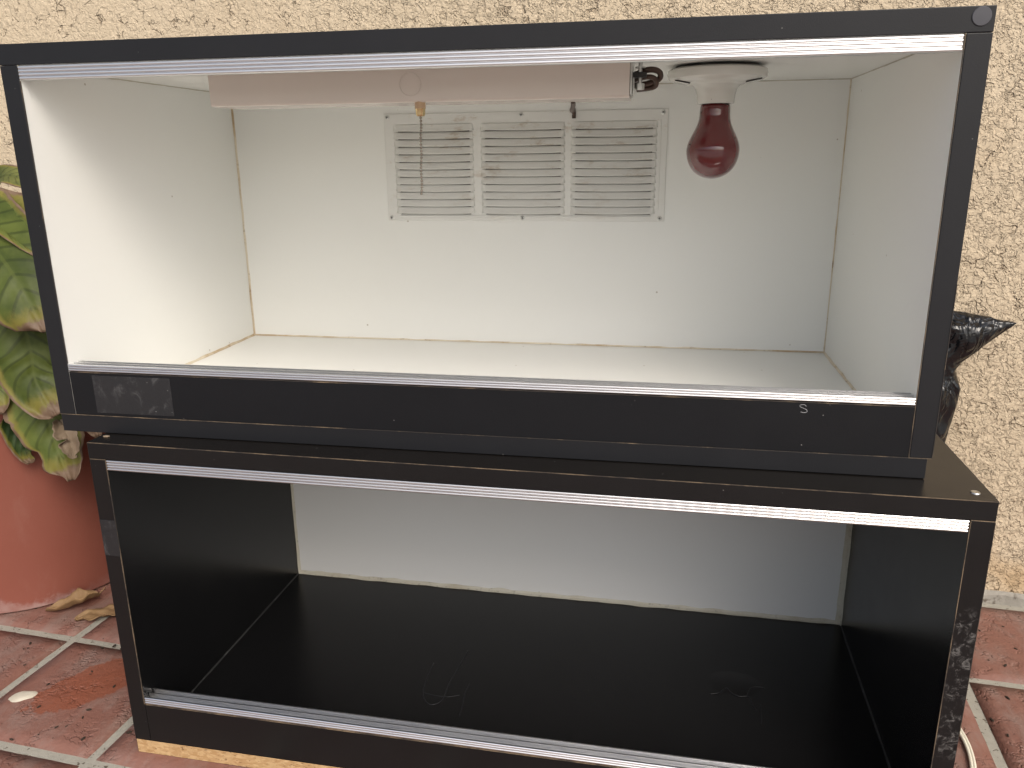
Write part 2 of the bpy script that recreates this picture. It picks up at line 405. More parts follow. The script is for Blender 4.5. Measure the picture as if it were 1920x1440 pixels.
# ------------------------------------------------------------------ the setting: ground, patio tiles, wall
GA = R(-4.2)
g = link('ground', mesh('ground', [(-150, -150, -.012), (150, -150, -.012), (150, 150, -.012), (-150, 150, -.012)], [(0, 1, 2, 3)]), 'ground'); tag(g, kind='structure')
PITCH, TS = .2125, .1995
patio = empty('patio_floor', (.002, -.054, 0), GA); tag(patio, kind='structure')
gs = link('grout_bed', box_mesh('grout_bed', -9 * PITCH, 10 * PITCH, -6 * PITCH, 4 * PITCH, -.011, -.0022, 0), 'grout', patio)
def tile_mesh(i):
    rnd = random.Random(i); N = 10; v = []; f = []; h = TS / 2
    def edge(s): return noise.noise(Vector((s * 30, i * 7.3, 1))) * .0012
    for a in range(N + 1):
        for b in range(N + 1):
            x = -h + TS * a / N; y = -h + TS * b / N
            rim = min(a, b, N - a, N - b); z = 0 if rim else -.0016
            if a in (0, N): x += edge(b * .1 + a)
            if b in (0, N): y += edge(a * .1 + b + 5)
            v.append((x, y, z + (noise.noise(Vector((x * 14, y * 14, i))) * .0008 if rim else 0)))
    for a in range(N):
        for b in range(N): k = a * (N + 1) + b; f.append((k, k + N + 1, k + N + 2, k + 1))
    ring = [b for b in range(N)] + [a * (N + 1) + N for a in range(N)] + [N * (N + 1) + b for b in range(N, 0, -1)] + [a * (N + 1) for a in range(N, 0, -1)]
    base = len(v); v += [(v[k][0], v[k][1], -.01) for k in ring]; L = len(ring)
    for k in range(L): f.append((ring[k], ring[(k + 1) % L], base + (k + 1) % L, base + k))
    me = mesh('tile', v, f); me.materials.append(MAT['tile']); me.polygons.foreach_set('use_smooth', [True] * len(me.polygons)); return me
tms = [tile_mesh(i) for i in range(6)]
for i in range(-6, 9):
    for j in range(-5, 3):
        stained = (i, j) in ((-1, 0),)
        me = tms[(i * 5 + j * 3) % 6]
        if stained: me = me.copy(); me.materials[0] = MAT['tile_stain']
        o = bpy.data.objects.new('tile', me); COL.objects.link(o); o.parent = patio
        o.location = ((i + .5) * PITCH, (j + .5) * PITCH, random.uniform(-.0006, .0006)); o.rotation_euler = (random.uniform(-.003, .003), random.uniform(-.003, .003), ((i * 7 + j) % 4) * math.pi / 2)

wall = empty('stucco_wall', (1.2, .514, 0), R(-4.3)); tag(wall, 'rough beige stucco house wall behind the two stacked enclosures', 'wall')
def wall_body():
    nx, nz = 260, 130; v = []; f = []; x0, x1, z0, z1 = -3.6, 2.2, .017, 2.7
    for i in range(nx + 1):
        for k in range(nz + 1):
            x = x0 + (x1 - x0) * i / nx; z = z0 + (z1 - z0) * k / nz
            v.append((x, noise.fractal(Vector((x * 9, z * 9, 3)), 1, 2, 3) * .0022 + noise.noise(Vector((x * 1.6, z * 1.6, 8))) * .004, z))
    for i in range(nx):
        for k in range(nz): q = i * (nz + 1) + k; f.append((q, q + nz + 1, q + nz + 2, q + 1))
    B = len(v); v += [(x0, .16, z0), (x1, .16, z0), (x1, .16, z1), (x0, .16, z1)]
    lo = [i * (nz + 1) for i in range(nx + 1)]; hi = [i * (nz + 1) + nz for i in range(nx + 1)]
    f.append(tuple(lo) + (B + 1, B)); f.append(tuple(hi) + (B + 2, B + 3)); f.append((B, B + 1, B + 2, B + 3))
    f.append(tuple(range(nz + 1)) + (B + 3, B)); f.append(tuple(nx * (nz + 1) + k for k in range(nz + 1)) + (B + 2, B + 1))
    return mesh('render_coat', v, f)
link('render_coat', wall_body(), 'stucco', wall, True).modifiers.new('e', 'EDGE_SPLIT').split_angle = R(40)
N = 240; prof = []
v = []; f = []
for i in range(N + 1):
    x = -3.6 + 5.8 * i / N; d = -.006 + noise.noise(Vector((x * 22, 0, 0))) * .004; h = .017 + noise.noise(Vector((x * 30, 5, 0))) * .004
    v += [(x, d - .003, -.011), (x, d, h * .75), (x, .004, h + .004), (x, .12, .016), (x, .12, -.011)]
for i in range(N):
    for k in range(5): k2 = (k + 1) % 5; f.append((i * 5 + k, i * 5 + k2, i * 5 + 5 + k2, i * 5 + 5 + k))
f += [(0, 1, 2, 3, 4), tuple(5 * N + k for k in (4, 3, 2, 1, 0))]
link('footing', mesh('footing', v, f), 'concrete', wall)

# ------------------------------------------------------------------ enclosures
def ribs(y, z0, z1, n, depth):
    """front face of the aluminium track, n half-round ribs from z0 to z1 at plane y"""
    out = []; p = (z1 - z0) / n
    for i in range(n):
        zc = z0 + (i + .5) * p
        for k in range(9):
            q = math.pi * k / 8; out.append((y - depth * math.sin(q), zc - (p * .485) * math.cos(q)))
    return out
def track_top(x0, x1, ztop, h, parent):
    zb = ztop - h; pr = ribs(.0016, zb, ztop - .0006, 4, .0017)
    pr += [(.002, ztop - .0003), (.019, ztop - .0003), (.019, zb + .001), (.0178, zb + .001), (.0178, ztop - .0022), (.0112, ztop - .0022), (.0112, zb + .001), (.0098, zb + .001), (.0098, ztop - .0022), (.0034, ztop - .0022), (.0034, zb - .0002)]
    return extrude_x('door_track', pr, x0, x1, 'alu', parent)
def track_bottom(x0, x1, z, h, parent):
    pr = ribs(.0016, z + .0004, z + h, 3, .0015)
    pr += [(.0028, z + h), (.0028, z + .0022), (.0098, z + .0022), (.0098, z + h), (.0112, z + h), (.0112, z + .0022), (.0176, z + .0022), (.0176, z + h), (.019, z + h), (.019, z + .0003), (.002, z + .0003)]
    return extrude_x('door_track', pr, x0, x1, 'alu', parent)
def strip(parent, b, mat='edge'):
    b = list(b)
    for i in (0, 4):                               # hairline: about half a millimetre wide
        if b[i + 1] - b[i] < .002: c = (b[i] + b[i + 1]) / 2; b[i], b[i + 1] = c - .0003, c + .0003
    return link('edge_line', box_mesh('edge_line', *b, bev=0), mat, parent)
ZB = .4044
# --- upper one: black outside, white inside
W, H, D, t = .914, .4063, .416, .0199
U = empty('reptile_enclosure', (0, 0, ZB)); tag(U, 'upper black wooden enclosure with white interior, stacked on the lower one', 'enclosure', 'stacked reptile enclosures')
g_ = .0003
top = panel('top_panel', U, (0, W, 0, D + .016, H - t, H), 'black', {'z-': 'white'})
bot = panel('bottom_panel', U, (.001, W - .004, .0005, D + .016, 0, t), 'black', {'z+': 'white'})
sl = panel('side_panel', U, (0, t, .0002, D + .016, t + g_, H - t - g_), 'black', {'x+': 'white'})
sr = panel('side_panel', U, (W - t, W, .0002, D + .016, t + g_, H - t - g_), 'black', {'x-': 'white'})
bk = panel('back_panel', U, (t + g_, W - t - g_, D, D + .012, t + g_, H - t - g_), 'white')
lip = panel('front_lip', U, (t + g_, W - t - g_, .0004, .0195, t + g_, .0700), 'black_lip', {'y+': 'white'})
track_top(t + .0006, W - t - .002, H - t, .0140, U)
track_bottom(t + .0006, W - t - .0006, .0702, .0080, U)
cb = lambda *a, **k: bead('caulk_bead', *a, **k)
X, Y, Z = Vector((1, 0, 0)), Vector((0, 1, 0)), Vector((0, 0, 1))
cb((t, D, t), (W - t, D, t), -Y, Z, .0022, 'caulk_w', U, 1)
cb((t, D, t), (t, D, H - t), -Y, X, .0024, 'caulk_w', U, 2)
cb((W - t, D, t), (W - t, D, H - t), -Y, -X, .0016, 'caulk_w', U, 3)
cb((t, .02, t), (t, D, t), X, Z, .0030, 'caulk_w', U, 4)
cb((W - t, .02, t), (W - t, D, t), -X, Z, .0026, 'caulk_w', U, 5)
cb((t, D, H - t), (W - t, D, H - t), -Y, -Z, .0012, 'caulk_l', U, 6)
cb((t, .0, H - t), (t, D, H - t), X, -Z, .0012, 'caulk_l', U, 7); cb((W - t, .0, H - t), (W - t, D, H - t), -X, -Z, .0012, 'caulk_l', U, 8)
strip(U, (.0015, .34, -.0002, .001, t - .0001, t + .0008)); strip(U, (.34, W - t, -.0002, .001, t - .0001, t + .0006), 'edge_faint'); strip(U, (W - t - .001, W - .0008, -.0004, .001, t - .0001, t + .0008))
strip(U, (W - .0009, W + .0002, -.0003, .0008, t + .001, H * .45), 'edge_faint'); strip(U, (W - t - .0012, W - t - .0002, -.0001, .001, t + .001, H - t - .001), 'edge')
strip(U, (t + .0001, t + .0012, -.0001, .001, .079, H - t - .015), 'edge_faint')
strip(U, (t + .001, W - t - .001, -.0001, .0016, .0694, .0702), 'edge_faint')
cap = lathe('screw_cap', [(0, 0), (.0072, 0), (.0074, .0002), (.0074, .0005), (.0070, .0008), (0, .0009)], 'grey_cap', U, 32, smooth=False)
cap.location = (.9035, -.0001, .3984); cap.rotation_euler = (R(90), 0, 0)
# marks on the lip: old tape, chalk letter
tp = link('tape_patch', box_mesh('tape_patch', .048, .142, .0001, .0006, t + .004, .0668, .0001, 1), 'tape', U)
sp = []
for k in range(21):
    q = k / 20; sp.append(Vector((.795 + .0042 * math.sin(q * 2 * math.pi + .4) * (1.15 - .25 * q), .0008, .0665 - .0085 * q)))
sp = spline([(.7985, .0004, .0660), (.7965, .0004, .0675), (.7930, .0004, .0670), (.7928, .0004, .0655), (.7960, .0004, .0640), (.7990, .0004, .0625), (.7995, .0004, .0607), (.7970, .0004, .0597), (.7938, .0004, .0602)], 5)
tube('chalk_letter', sp, .00034, 'chalk', U, 6)

# --- vent grille screwed on the back panel
VX0, VX1, VZ0, VZ1 = .257, .662, .607 - ZB, .758 - ZB
VY = D - .0018
banks = [(.2745, .3865), (.4035, .5180), (.5330, .6450)]; BZ0, BZ1 = .6165 - ZB, .7430 - ZB
def vent_plate():
    xs = [VX0] + [x for b in banks for x in (b[0] + .003, b[1] - .003)] + [VX1]; v = []; f = []
    bm = bmesh.new()
    def q(x0, x1, z0, z1):
        f = bm.faces.new([bm.verts.new((x, VY, z)) for x, z in ((x0, z0), (x1, z0), (x1, z1), (x0, z1))])
    for i in range(0, 8, 1):
        pass
    cols = list(zip(xs[:-1], xs[1:]))
    for i, (a, b) in enumerate(cols):
        q(a, b, VZ0, BZ0); q(a, b, BZ1, VZ1)
        if i % 2 == 0: q(a, b, BZ0, BZ1)
    bmesh.ops.remove_doubles(bm, verts=bm.verts, dist=1e-5)
    r = bmesh.ops.extrude_face_region(bm, geom=bm.faces[:]); 
    for e in r['geom']:
        if isinstance(e, bmesh.types.BMVert): e.co.y += .0016
    bmesh.ops.recalc_face_normals(bm, faces=bm.faces)
    ed = [e for e in bm.edges if e.calc_face_angle(0) > 1 and all(abs(vv.co.y - VY) < 1e-6 for vv in e.verts)]
    bmesh.ops.bevel(bm, geom=ed, offset=.0012, segments=3, affect='EDGES', profile=.6)
    me = bpy.data.meshes.new('vent_grille'); bm.to_mesh(me); bm.free(); return me
vent = link('vent_grille', vent_plate(), 'vent', U); vent['label'] = 'white painted steel vent with three banks of rusty louvers'
link('insect_screen', box_mesh('insect_screen', VX0 + .012, VX1 - .012, D - .0006, D - .0002, BZ0 - .004, BZ1 + .003, 0), 'screen', vent)
VP = (BZ1 - BZ0) / 12
def louver_mesh(wd):
    nx, nz = 24, 6; v = []; f = []
    for i in range(nx + 1):
        s = -1 + 2 * i / nx; e = min(1, (1 - abs(s)) / .14); e = e * e * (3 - 2 * e)
        sag = -.0009 * (1 - s * s)
        for k in range(nz + 1):
            q = k / nz
            v.append((s * wd / 2, -.0042 * e * q ** 1.5 + (.0008 if i in (0, nx) else 0), VP / 2 - VP * q * .86 + sag * q))
    for i in range(nx):
        for k in range(nz): a = i * (nz + 1) + k; f.append((a, a + nz + 1, a + nz + 2, a + 1))
    me = mesh('louver', v, f); me.materials.append(MAT['vent']); me.polygons.foreach_set('use_smooth', [True] * len(me.polygons)); return me
for (a, b) in banks:
    lm = louver_mesh(b - a + .008)
    for k in range(12):
        o = bpy.data.objects.new('louver', lm); COL.objects.link(o); o.parent = vent
        o.location = ((a + b) / 2, VY - .0003, BZ1 - (k + .5) * VP)
        md = o.modifiers.new('t', 'SOLIDIFY'); md.thickness = .0005; md.offset = 0
for a, b in ((.275, .452), (.466, .643)):
    link('pressed_rib', box_mesh('pressed_rib', a, b, VY - .0009, VY + .0002, VZ0 + .0048, VZ0 + .0078, .0008, 2), 'vent', vent)
link('pressed_rib', box_mesh('pressed_rib', .6515, .6535, VY - .0007, VY + .0002, VZ0 + .016, VZ1 - .014, .0006, 2), 'vent', vent)
for x, z in ((.2625, .7535), (.459, .7535), (.655, .7535), (.2625, .6115), (.460, .6115), (.6555, .6115)):
    v, f = lathe_data([(0, .0016), (.0018, .0014), (.0032, .0006), (.0034, 0)], 16)
    o = link('screw', mesh('screw', v, f), ['steel', 'dark'], vent, False); o.location = (x, VY, z - ZB); o.rotation_euler = (R(90), random.uniform(0, 1.5), 0)
    bm = bmesh.new(); bm.from_mesh(o.data)
    for rz in (0, math.pi / 2):
        r = bmesh.ops.create_cube(bm, size=1)
        for vv in r['verts']: vv.co = Matrix.Rotation(rz, 3, 'Z') @ Vector((vv.co.x * .0036, vv.co.y * .0008, .0014 + vv.co.z * .0008))
        for fc in {fc for vv in r['verts'] for fc in vv.link_faces}: fc.material_index = 1
    bm.to_mesh(o.data); bm.free()

# --- strip light fixed under the ceiling
CZ = ZB + H - t
S = empty('strip_light', (.395, .13, CZ)); tag(S, 'long pinkish white enamelled strip light with a pull chain under the enclosure ceiling', 'lamp')
def loc(p): return (p[0] - .395, p[1] - .13, p[2] - CZ)
sx0, sx1, sy0, sy1, sz0 = .1680, .6215, .100, .162, .7535
pr = [(sy0 - .13, -.0004), (sy0 - .13, sz0 + .0025 - CZ), (sy0 + .0008 - .13, sz0 + .0008 - CZ), (sy0 + .0025 - .13, sz0 - CZ), (sy1 - .0025 - .13, sz0 - CZ), (sy1 - .13, sz0 + .0025 - CZ), (sy1 - .13, -.0004)]
hs_ = extrude_x('housing', pr, sx0 - .395, sx1 - .395, 'enamel', S)
k = tube('knockout', [(.0115 * math.cos(2 * math.pi * q / 40), .0115 * math.sin(2 * math.pi * q / 40), 0) for q in range(41)], .0004, 'enamel', hs_, 6); k.location = loc((.3955, .0998, .7715)); k.rotation_euler = (R(90), 0, 0)
link('end_cap', box_mesh('end_cap', sx1 - .395 + .0003, sx1 - .395 + .0022, sy0 + .004 - .13, sy1 - .004 - .13, sz0 + .003 - CZ, -.001, .0004, 1), 'steel', S)
fer = lathe('chain_ferrule', [(0, .004), (.0058, .004), (.0058, -.006), (.0052, -.007), (.0050, -.0115), (.0042, -.0135), (0, -.0135)], ['amber', 'brass'], S, 24)
fer.location = loc((.4035, .1065, .7535))
for p in fer.data.polygons:
    if p.center.z < -.0062: p.material_index = 1
v = []; f = []
for i in range(24):
    zz = -.0150 - i * .0034; ux = -.0024 * i / 24 + .0004 * math.sin(i * .7)
    bm = bmesh.new(); bmesh.ops.create_icosphere(bm, subdivisions=2, radius=.00155); B = len(v)
    v += [(vv.co.x + ux, vv.co.y, vv.co.z + zz) for vv in bm.verts]; f += [tuple(B + q.index for q in fc.verts) for fc in bm.faces]; bm.free()
tv, tf = tube_data([(0, 0, -.0125), (-.0012, 0, -.05), (-.0024, 0, -.0150 - 23 * .0034)], .0004, 6); B = len(v); v += tv; f += [tuple(B + i for i in q) for q in tf]
ch = link('pull_chain', mesh('pull_chain', v, f), 'chain', S, True); ch.location = fer.location
# bolt clamp and brown cord at the right-hand end
cl = link('clamp_plate', box_mesh('clamp_plate', sx1 + .0024 - .395, sx1 + .016 - .395, -.012, .004, -.0170, -.0120, .0006, 1), 'dark', S)
for zz, rr, hh, nm in ((-.0005, .0020, .026, 'bolt'),):
    bo = lathe(nm, [(0, 0), (.0020, 0), (.0020, -.022), (.0046, -.022), (.0046, -.0275), (.0038, -.0282), (0, -.0282)], 'steel', S, 6, smooth=False); bo.location = (sx1 + .0095 - .395, -.006, zz)
    wz = lathe('washer', [(0, -.0060), (.0052, -.0060), (.0052, -.0074), (0, -.0074)], 'steel', bo, 20, smooth=False)
link('clamp_leg', box_mesh('clamp_leg', sx1 + .0028 - .395, sx1 + .0040 - .395, -.010, .000, -.034, -.012, .0002, 1), 'steel', S)
cpts = spline([(sx1 + .004 - .395, .004, -.013), (sx1 + .018 - .395, .001, -.009), (sx1 + .028 - .395, .002, -.011), (sx1 + .029 - .395, .006, -.017), (sx1 + .020 - .395, .008, -.021), (sx1 + .004 - .395, .012, -.023)], 6)
tube('cord', cpts, .0030, 'cord_brown', S, 8)
cpts = spline([(sx1 + .004 - .395, .004, -.018), (sx1 + .016 - .395, .000, -.016), (sx1 + .0245 - .395, .001, -.018), (sx1 + .024 - .395, .008, -.025), (sx1 + .006 - .395, .014, -.027)], 6)
tube('cord', cpts, .0026, 'cord_brown', S, 8)
cpts = spline([loc(q) for q in ((.560, .150, .7545), (.556, .19, .752), (.548, .25, .750), (.541, .33, .7535), (.535, .395, .7585), (.5335, .4110, .7545), (.5335, .4120, .7475))], 6)
tube('power_cord', cpts, .0027, 'cord_brown', S, 8)

# --- porcelain lampholder and red bulb
LX, LY = .7115, .205
LH = empty('lampholder', (LX, LY, CZ)); tag(LH, 'round white porcelain lampholder on the enclosure ceiling above the red bulb', 'lampholder')
bs = lathe('porcelain_base', [(0, -.0032), (.0500, -.0032), (.0530, -.0050), (.0538, -.0085), (.0525, -.0130), (.0480, -.0160), (.0330, -.0185), (.0255, -.0205), (.0222, -.0245), (.0208, -.0300), (.0200, -.0385), (.0192, -.0395), (.0165, -.0395), (.0158, -.034), (0, -.034)], 'ceramic', LH, 64)
for sx in (-1, 1):
    o = link('slot', box_mesh('slot', -.0085, .0085, -.0008, .0008, -.0006, .0006, .0002, 1), 'dark', bs); o.location = (sx * .037, -.0245, -.01735); o.rotation_euler = (R(-6), 0, sx * -.24); o.rotation_euler.y = sx * -.17
lathe('mounting_ring', [(0, -.0003), (.044, -.0003), (.044, -.0034), (0, -.0034)], 'dark', LH, 40)
BB = lathe('light_bulb', [(.0, .0010), (.0128, .0010), (.0128, -.001), (.0160, -.0020), (.0166, -.0060), (.0164, -.0130), (.0172, -.0190), (.0200, -.0260), (.0240, -.0335), (.0274, -.0405), (.0290, -.0470), (.0292, -.0510), (.0284, -.0580), (.0258, -.0660), (.0205, -.0735), (.0130, -.0785), (.006, -.0805), (0, -.0811)], 'bulb', None, 64)
BB.location = (LX, LY, CZ - .0392 + .0008); tag(BB, 'dark red glass light bulb hanging from the white porcelain lampholder', 'light bulb')
md = BB.modifiers[0]; BB.modifiers.remove(md); sb = BB.modifiers.new('s', 'SUBSURF'); sb.levels = sb.render_levels = 1
# the upper end sits inside the socket cup

# --- lower one: black inside, white back, raw bottom edge
W2, H2, D2, t2 = .9067, .4038, .4082, .0205
Lw = empty('reptile_enclosure', (.0518, -.0289, 0), -.0159); tag(Lw, 'lower black wooden enclosure with black interior and white back standing on the tiles', 'enclosure', 'stacked reptile enclosures')
tp2 = .0190; pb2 = .0200
panel('top_panel', Lw, (0, W2, 0, D2 + .016, H2 - tp2, H2), 'black_brown', {'z-': 'black_in', 'z+': 'black_top'})
pb = panel('bottom_panel', Lw, (.0005, W2 - .0005, .0006, D2 + .016, .0002, pb2), 'black_in', {'y-': 'particle'})
a_ = panel('side_panel', Lw, (0, t2, .0002, D2 + .016, pb2 + g_, H2 - tp2 - g_), 'black_brown', {'x+': 'black_in'})
b_ = panel('side_panel', Lw, (W2 - t2, W2, .0002, D2 + .016, pb2 + g_, H2 - tp2 - g_), 'black_scuff', {'x-': 'black_in'}); b_['label'] = 'right side board with a scuffed front edge'
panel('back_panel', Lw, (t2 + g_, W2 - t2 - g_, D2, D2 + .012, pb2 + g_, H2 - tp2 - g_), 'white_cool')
fl = panel('floor_panel', Lw, (t2 + .001, W2 - t2 - .001, .0200, D2 - .0004, pb2 + g_, .0234), 'black_in')
panel('front_lip', Lw, (t2 + g_, W2 - t2 - g_, .0004, .0195, pb2 + g_, .0715), 'black_brown')
track_top(t2 + .0004, W2 - t2 - .001, H2 - tp2, .0128, Lw)
track_bottom(t2 + .0008, W2 - t2 - .0008, .0717, .0090, Lw)
fz = .0234
cb((t2, D2, fz), (W2 - t2, D2, fz), -Y, Z, .0050, 'caulk_l', Lw, 11)
cb((t2, D2, fz), (t2, D2, H2 - tp2), -Y, X, .0034, 'caulk_l', Lw, 12)
cb((W2 - t2, D2, fz), (W2 - t2, D2, H2 - tp2), -Y, -X, .0075, 'caulk_l', Lw, 13)
cb((t2, .02, fz), (t2, D2, fz), X, Z, .0017, 'caulk_b', Lw, 14)
cb((W2 - t2, .02, fz), (W2 - t2, D2, fz), -X, Z, .0020, 'caulk_b', Lw, 15)
zt = H2 - tp2
strip(Lw, (.001, W2 - .001, -.0002, .0008, H2 - .0009, H2 + .0002)); strip(Lw, (W2 - .0008, W2 + .0002, .001, D2, H2 - .0008, H2 + .0002), 'edge_faint')
strip(Lw, (.001, t2, -.0002, .001, zt - .0006, zt + .0002)); strip(Lw, (W2 - t2, W2 - .001, -.0002, .001, zt - .0007, zt + .0003))
strip(Lw, (t2 - .0009, t2 + .0002, -.0002, .001, .072, zt - .001)); strip(Lw, (W2 - t2 - .0002, W2 - t2 + .0008, -.0002, .001, .022, zt - .001))
strip(Lw, (W2 - .0009, W2 + .0002, -.0002, .0008, .16, zt - .001), 'edge_faint')
strip(Lw, (t2 + .001, W2 - t2 - .001, -.0001, .0016, .0709, .0717))
link('tape_patch', box_mesh('tape_patch', .0006, t2 - .0002, -.0004, .0002, .268, .312, .0001, 1), 'tape', Lw)
sw = lathe('screw', [(0, .0002), (.0022, .0003), (.0036, .0009), (.0042, .0004), (.0044, 0)], 'steel', Lw, 20); sw.location = (.893, .018, H2)
# blistered laminate on the floor: a raised loop and a torn blister
def ridge(pts, r, n=5): return tube('laminate_blister', spline([(x, y, fz + r * .15) for x, y in pts], n), r * .7, 'black', fl, 6)
ridge([(.317, .206), (.318, .17), (.321, .145), (.328, .128), (.338, .121), (.348, .127), (.351, .140), (.350, .165), (.353, .20), (.357, .243)], .0011)
ridge([(.323, .142), (.34, .139), (.356, .140), (.370, .146)], .0008); ridge([(.377, .17), (.376, .15), (.379, .125), (.380, .106)], .0008)
ridge([(.690, .207), (.702, .212), (.711, .223), (.718, .213), (.727, .209), (.738, .2105), (.742, .196), (.745, .184)], .0012)
ridge([(.736, .2105), (.742, .228), (.752, .233), (.760, .232)], .0009); ridge([(.752, .198), (.751, .176), (.749, .158)], .0007)
nb = 14; v = [(.722, .236, fz + .0012)]; f = []
for k in range(1, 6):
    for j in range(24):
        q = 2 * math.pi * j / 24; rr = k / 5; wv = 1 + .18 * noise.noise(Vector((math.cos(q) * 2, math.sin(q) * 2, 4)))
        v.append((.722 + .042 * rr * wv * math.cos(q), .236 + .03 * rr * wv * math.sin(q), fz - .0002 + .0014 * (1 - rr * rr) ** 1.5))
for j in range(24): f.append((0, 1 + j, 1 + (j + 1) % 24))
for k in range(4):
    for j in range(24): a, b = 1 + k * 24 + j, 1 + k * 24 + (j + 1) % 24; f.append((a, b, b + 24, a + 24))
link('laminate_blister', mesh('laminate_blister', v, f), 'black_in', fl, True)

# ------------------------------------------------------------------ planter and plant
PC = (-.425, .385)
P = empty('planter', (PC[0], PC[1], 0)); tag(P, 'large round terracotta coloured planter at the left behind the enclosures', 'planter')
lathe('pot_body', [(0, .001), (.184, .001), (.188, .004), (.191, .03), (.205, .20), (.219, .37), (.221, .375), (.230, .377), (.234, .383), (.235, .415), (.232, .421), (.222, .422), (.217, .415), (.213, .36), (0, .35)], 'pot', P, 96)
lathe('soil', [(.2125, .352), (.212, .372), (.15, .385), (.06, .392), (0, .394)], 'soil', P, 48)
PL = empty('potted_plant', (PC[0], PC[1], .392)); tag(PL, 'broad leaved green plant with brown torn leaf tips drooping over the terracotta planter', 'plant')
def leaf(pts, hw, mat, nrm, seed, cup=.15, ragged=1.0, stalk=True, droop=0):
    """pts: midrib in world space from stalk to tip, hw: greatest half width, nrm: which way the upper side faces"""
    rnd = random.Random(seed); sp = spline(pts, 10); n = len(sp) - 1; m_ = 10; v = []; uv = []; f = []; nrm = Vector(nrm).normalized()
    for i, p in enumerate(sp):
        s = i / n; tn = (sp[min(i + 1, n)] - sp[max(i - 1, 0)]).normalized(); side = tn.cross(nrm).normalized(); nn = side.cross(tn).normalized()
        prof_ = math.sin(math.pi * min(1, s ** .85 * .975 + .012)) ** .6
        for k in range(-m_, m_ + 1):
            q = k / m_; rg = 0
            ww = hw * prof_
            ee = noise.noise(Vector((s * 9 + seed, (1 if q > 0 else -1) * 3.7, seed))) * .10 * ragged + noise.noise(Vector((s * 34, (1 if q > 0 else -1) * 5.1, seed))) * .05 * ragged * (s > .4)
            ct = max(0., noise.noise(Vector((s * 8 + seed * 3.1, (1 if q > 0 else -1) * 8.3, seed * .7))) - .22) * 1.5 * ragged * (s > .5)
            ww *= 1 + (ee - ct) * abs(q)
            ple = math.sin((s - abs(q) * .16) * 75) * .0011 * min(1, abs(q) * 4) * (1 - abs(q) * .5)
            wv = noise.noise(Vector((s * 3.2 + seed * 1.7, q * 1.5, seed))) * .012 * abs(q) ** 1.2
            v.append(p + side * (q * ww) + nn * (cup * hw * (abs(q) ** 1.4) * prof_ + ple + wv) + nn * (-.003 if abs(q) < .06 else 0))
            uv.append(((q + 1) / 2, s))
    c = 2 * m_ + 1
    for i in range(n):
        for k in range(c - 1): a = i * c + k; f.append((a, a + 1, a + c + 1, a + c))
    me = bpy.data.meshes.new('leaf'); me.from_pydata([tuple(Vector(x) - PL.location) for x in v], [], f); lay = me.uv_layers.new(name='UVMap')
    for lp in me.loops: lay.data[lp.index].uv = uv[lp.vertex_index]
    o = link('leaf', me, mat, PL, True); md = o.modifiers.new('t', 'SOLIDIFY'); md.thickness = .0007
    if stalk:
        b = Vector((PC[0] + rnd.uniform(-.05, .05), PC[1] + rnd.uniform(-.05, .05), .385)); e = sp[0]
        mid = (b + e) / 2 + Vector((0, 0, .10 + .12 * rnd.random())); mid.z = max(mid.z, e.z + .01)
        pts_ = [Vector(x) - PL.location for x in spline([b, b.lerp(mid, .55) + Vector((0, 0, .04)), mid, e + (e - sp[1]) * .6, sp[min(3, n)]], 6)]
        tube('stalk', pts_, [.0042 - .0022 * i / len(pts_) for i in range(len(pts_))], mat, o, 7)
    return o
CAMD = (.62, -.72, .35)
# leaves seen beside the enclosure, top to bottom
leaf([(-.36, .34, .640), (-.30, .31, .676), (-.24, .29, .672), (-.17, .27, .655)], .018, 'leaf_o', (.3, -.75, .5), 1, .1)
leaf([(-.37, .33, .600), (-.31, .30, .634), (-.25, .28, .638), (-.18, .26, .622)], .017, 'leaf_d', (.3, -.7, .3), 2, .4, 1.6)
leaf([(-.36, .32, .570), (-.30, .27, .622), (-.24, .235, .612), (-.165, .215, .570)], .030, 'leaf_l', (.25, -.55, .8), 3, .9, .5)
leaf([(-.35, .30, .560), (-.29, .23, .610), (-.235, .20, .588), (-.185, .18, .540), (-.150, .17, .478)], .078, 'leaf', (.45, -.85, .35), 4, -.12, 1.2)
leaf([(-.36, .30, .500), (-.29, .235, .542), (-.225, .21, .510), (-.204, .20, .445), (-.200, .195, .40), (-.172, .19, .352)], .060, 'leaf', (.55, -.83, .2), 5, -.1, 1.4)
leaf([(-.42, .28, .480), (-.35, .22, .478), (-.292, .198, .425), (-.262, .19, .350)], .042, 'leaf_l', (.5, -.85, .2), 6, -.1, 1.0)
leaf([(-.36, .31, .440), (-.29, .26, .462), (-.235, .235, .415), (-.216, .222, .355), (-.204, .215, .30), (-.186, .21, .243)], .056, 'leaf_l', (.55, -.83, .15), 7, -.08, 1.6)
leaf([(-.38, .29, .440), (-.33, .245, .435), (-.287, .23, .365), (-.268, .225, .30), (-.258, .222, .262)], .026, 'leaf_d', (.5, -.85, .1), 8, .3, 1.5)
leaf([(-.32, .31, .46), (-.25, .285, .45), (-.19, .262, .38), (-.158, .250, .30)], .034, 'leaf_d', (.6, -.8, .1), 9, .1, 1.5)
# dried scrap hanging at the lowest leaf
o = leaf([(-.192, .218, .335), (-.180, .211, .322), (-.172, .207, .302), (-.166, .206, .282)], .014, 'dry2', (.5, -.8, .3), 11, .6, 2.5, stalk=False)
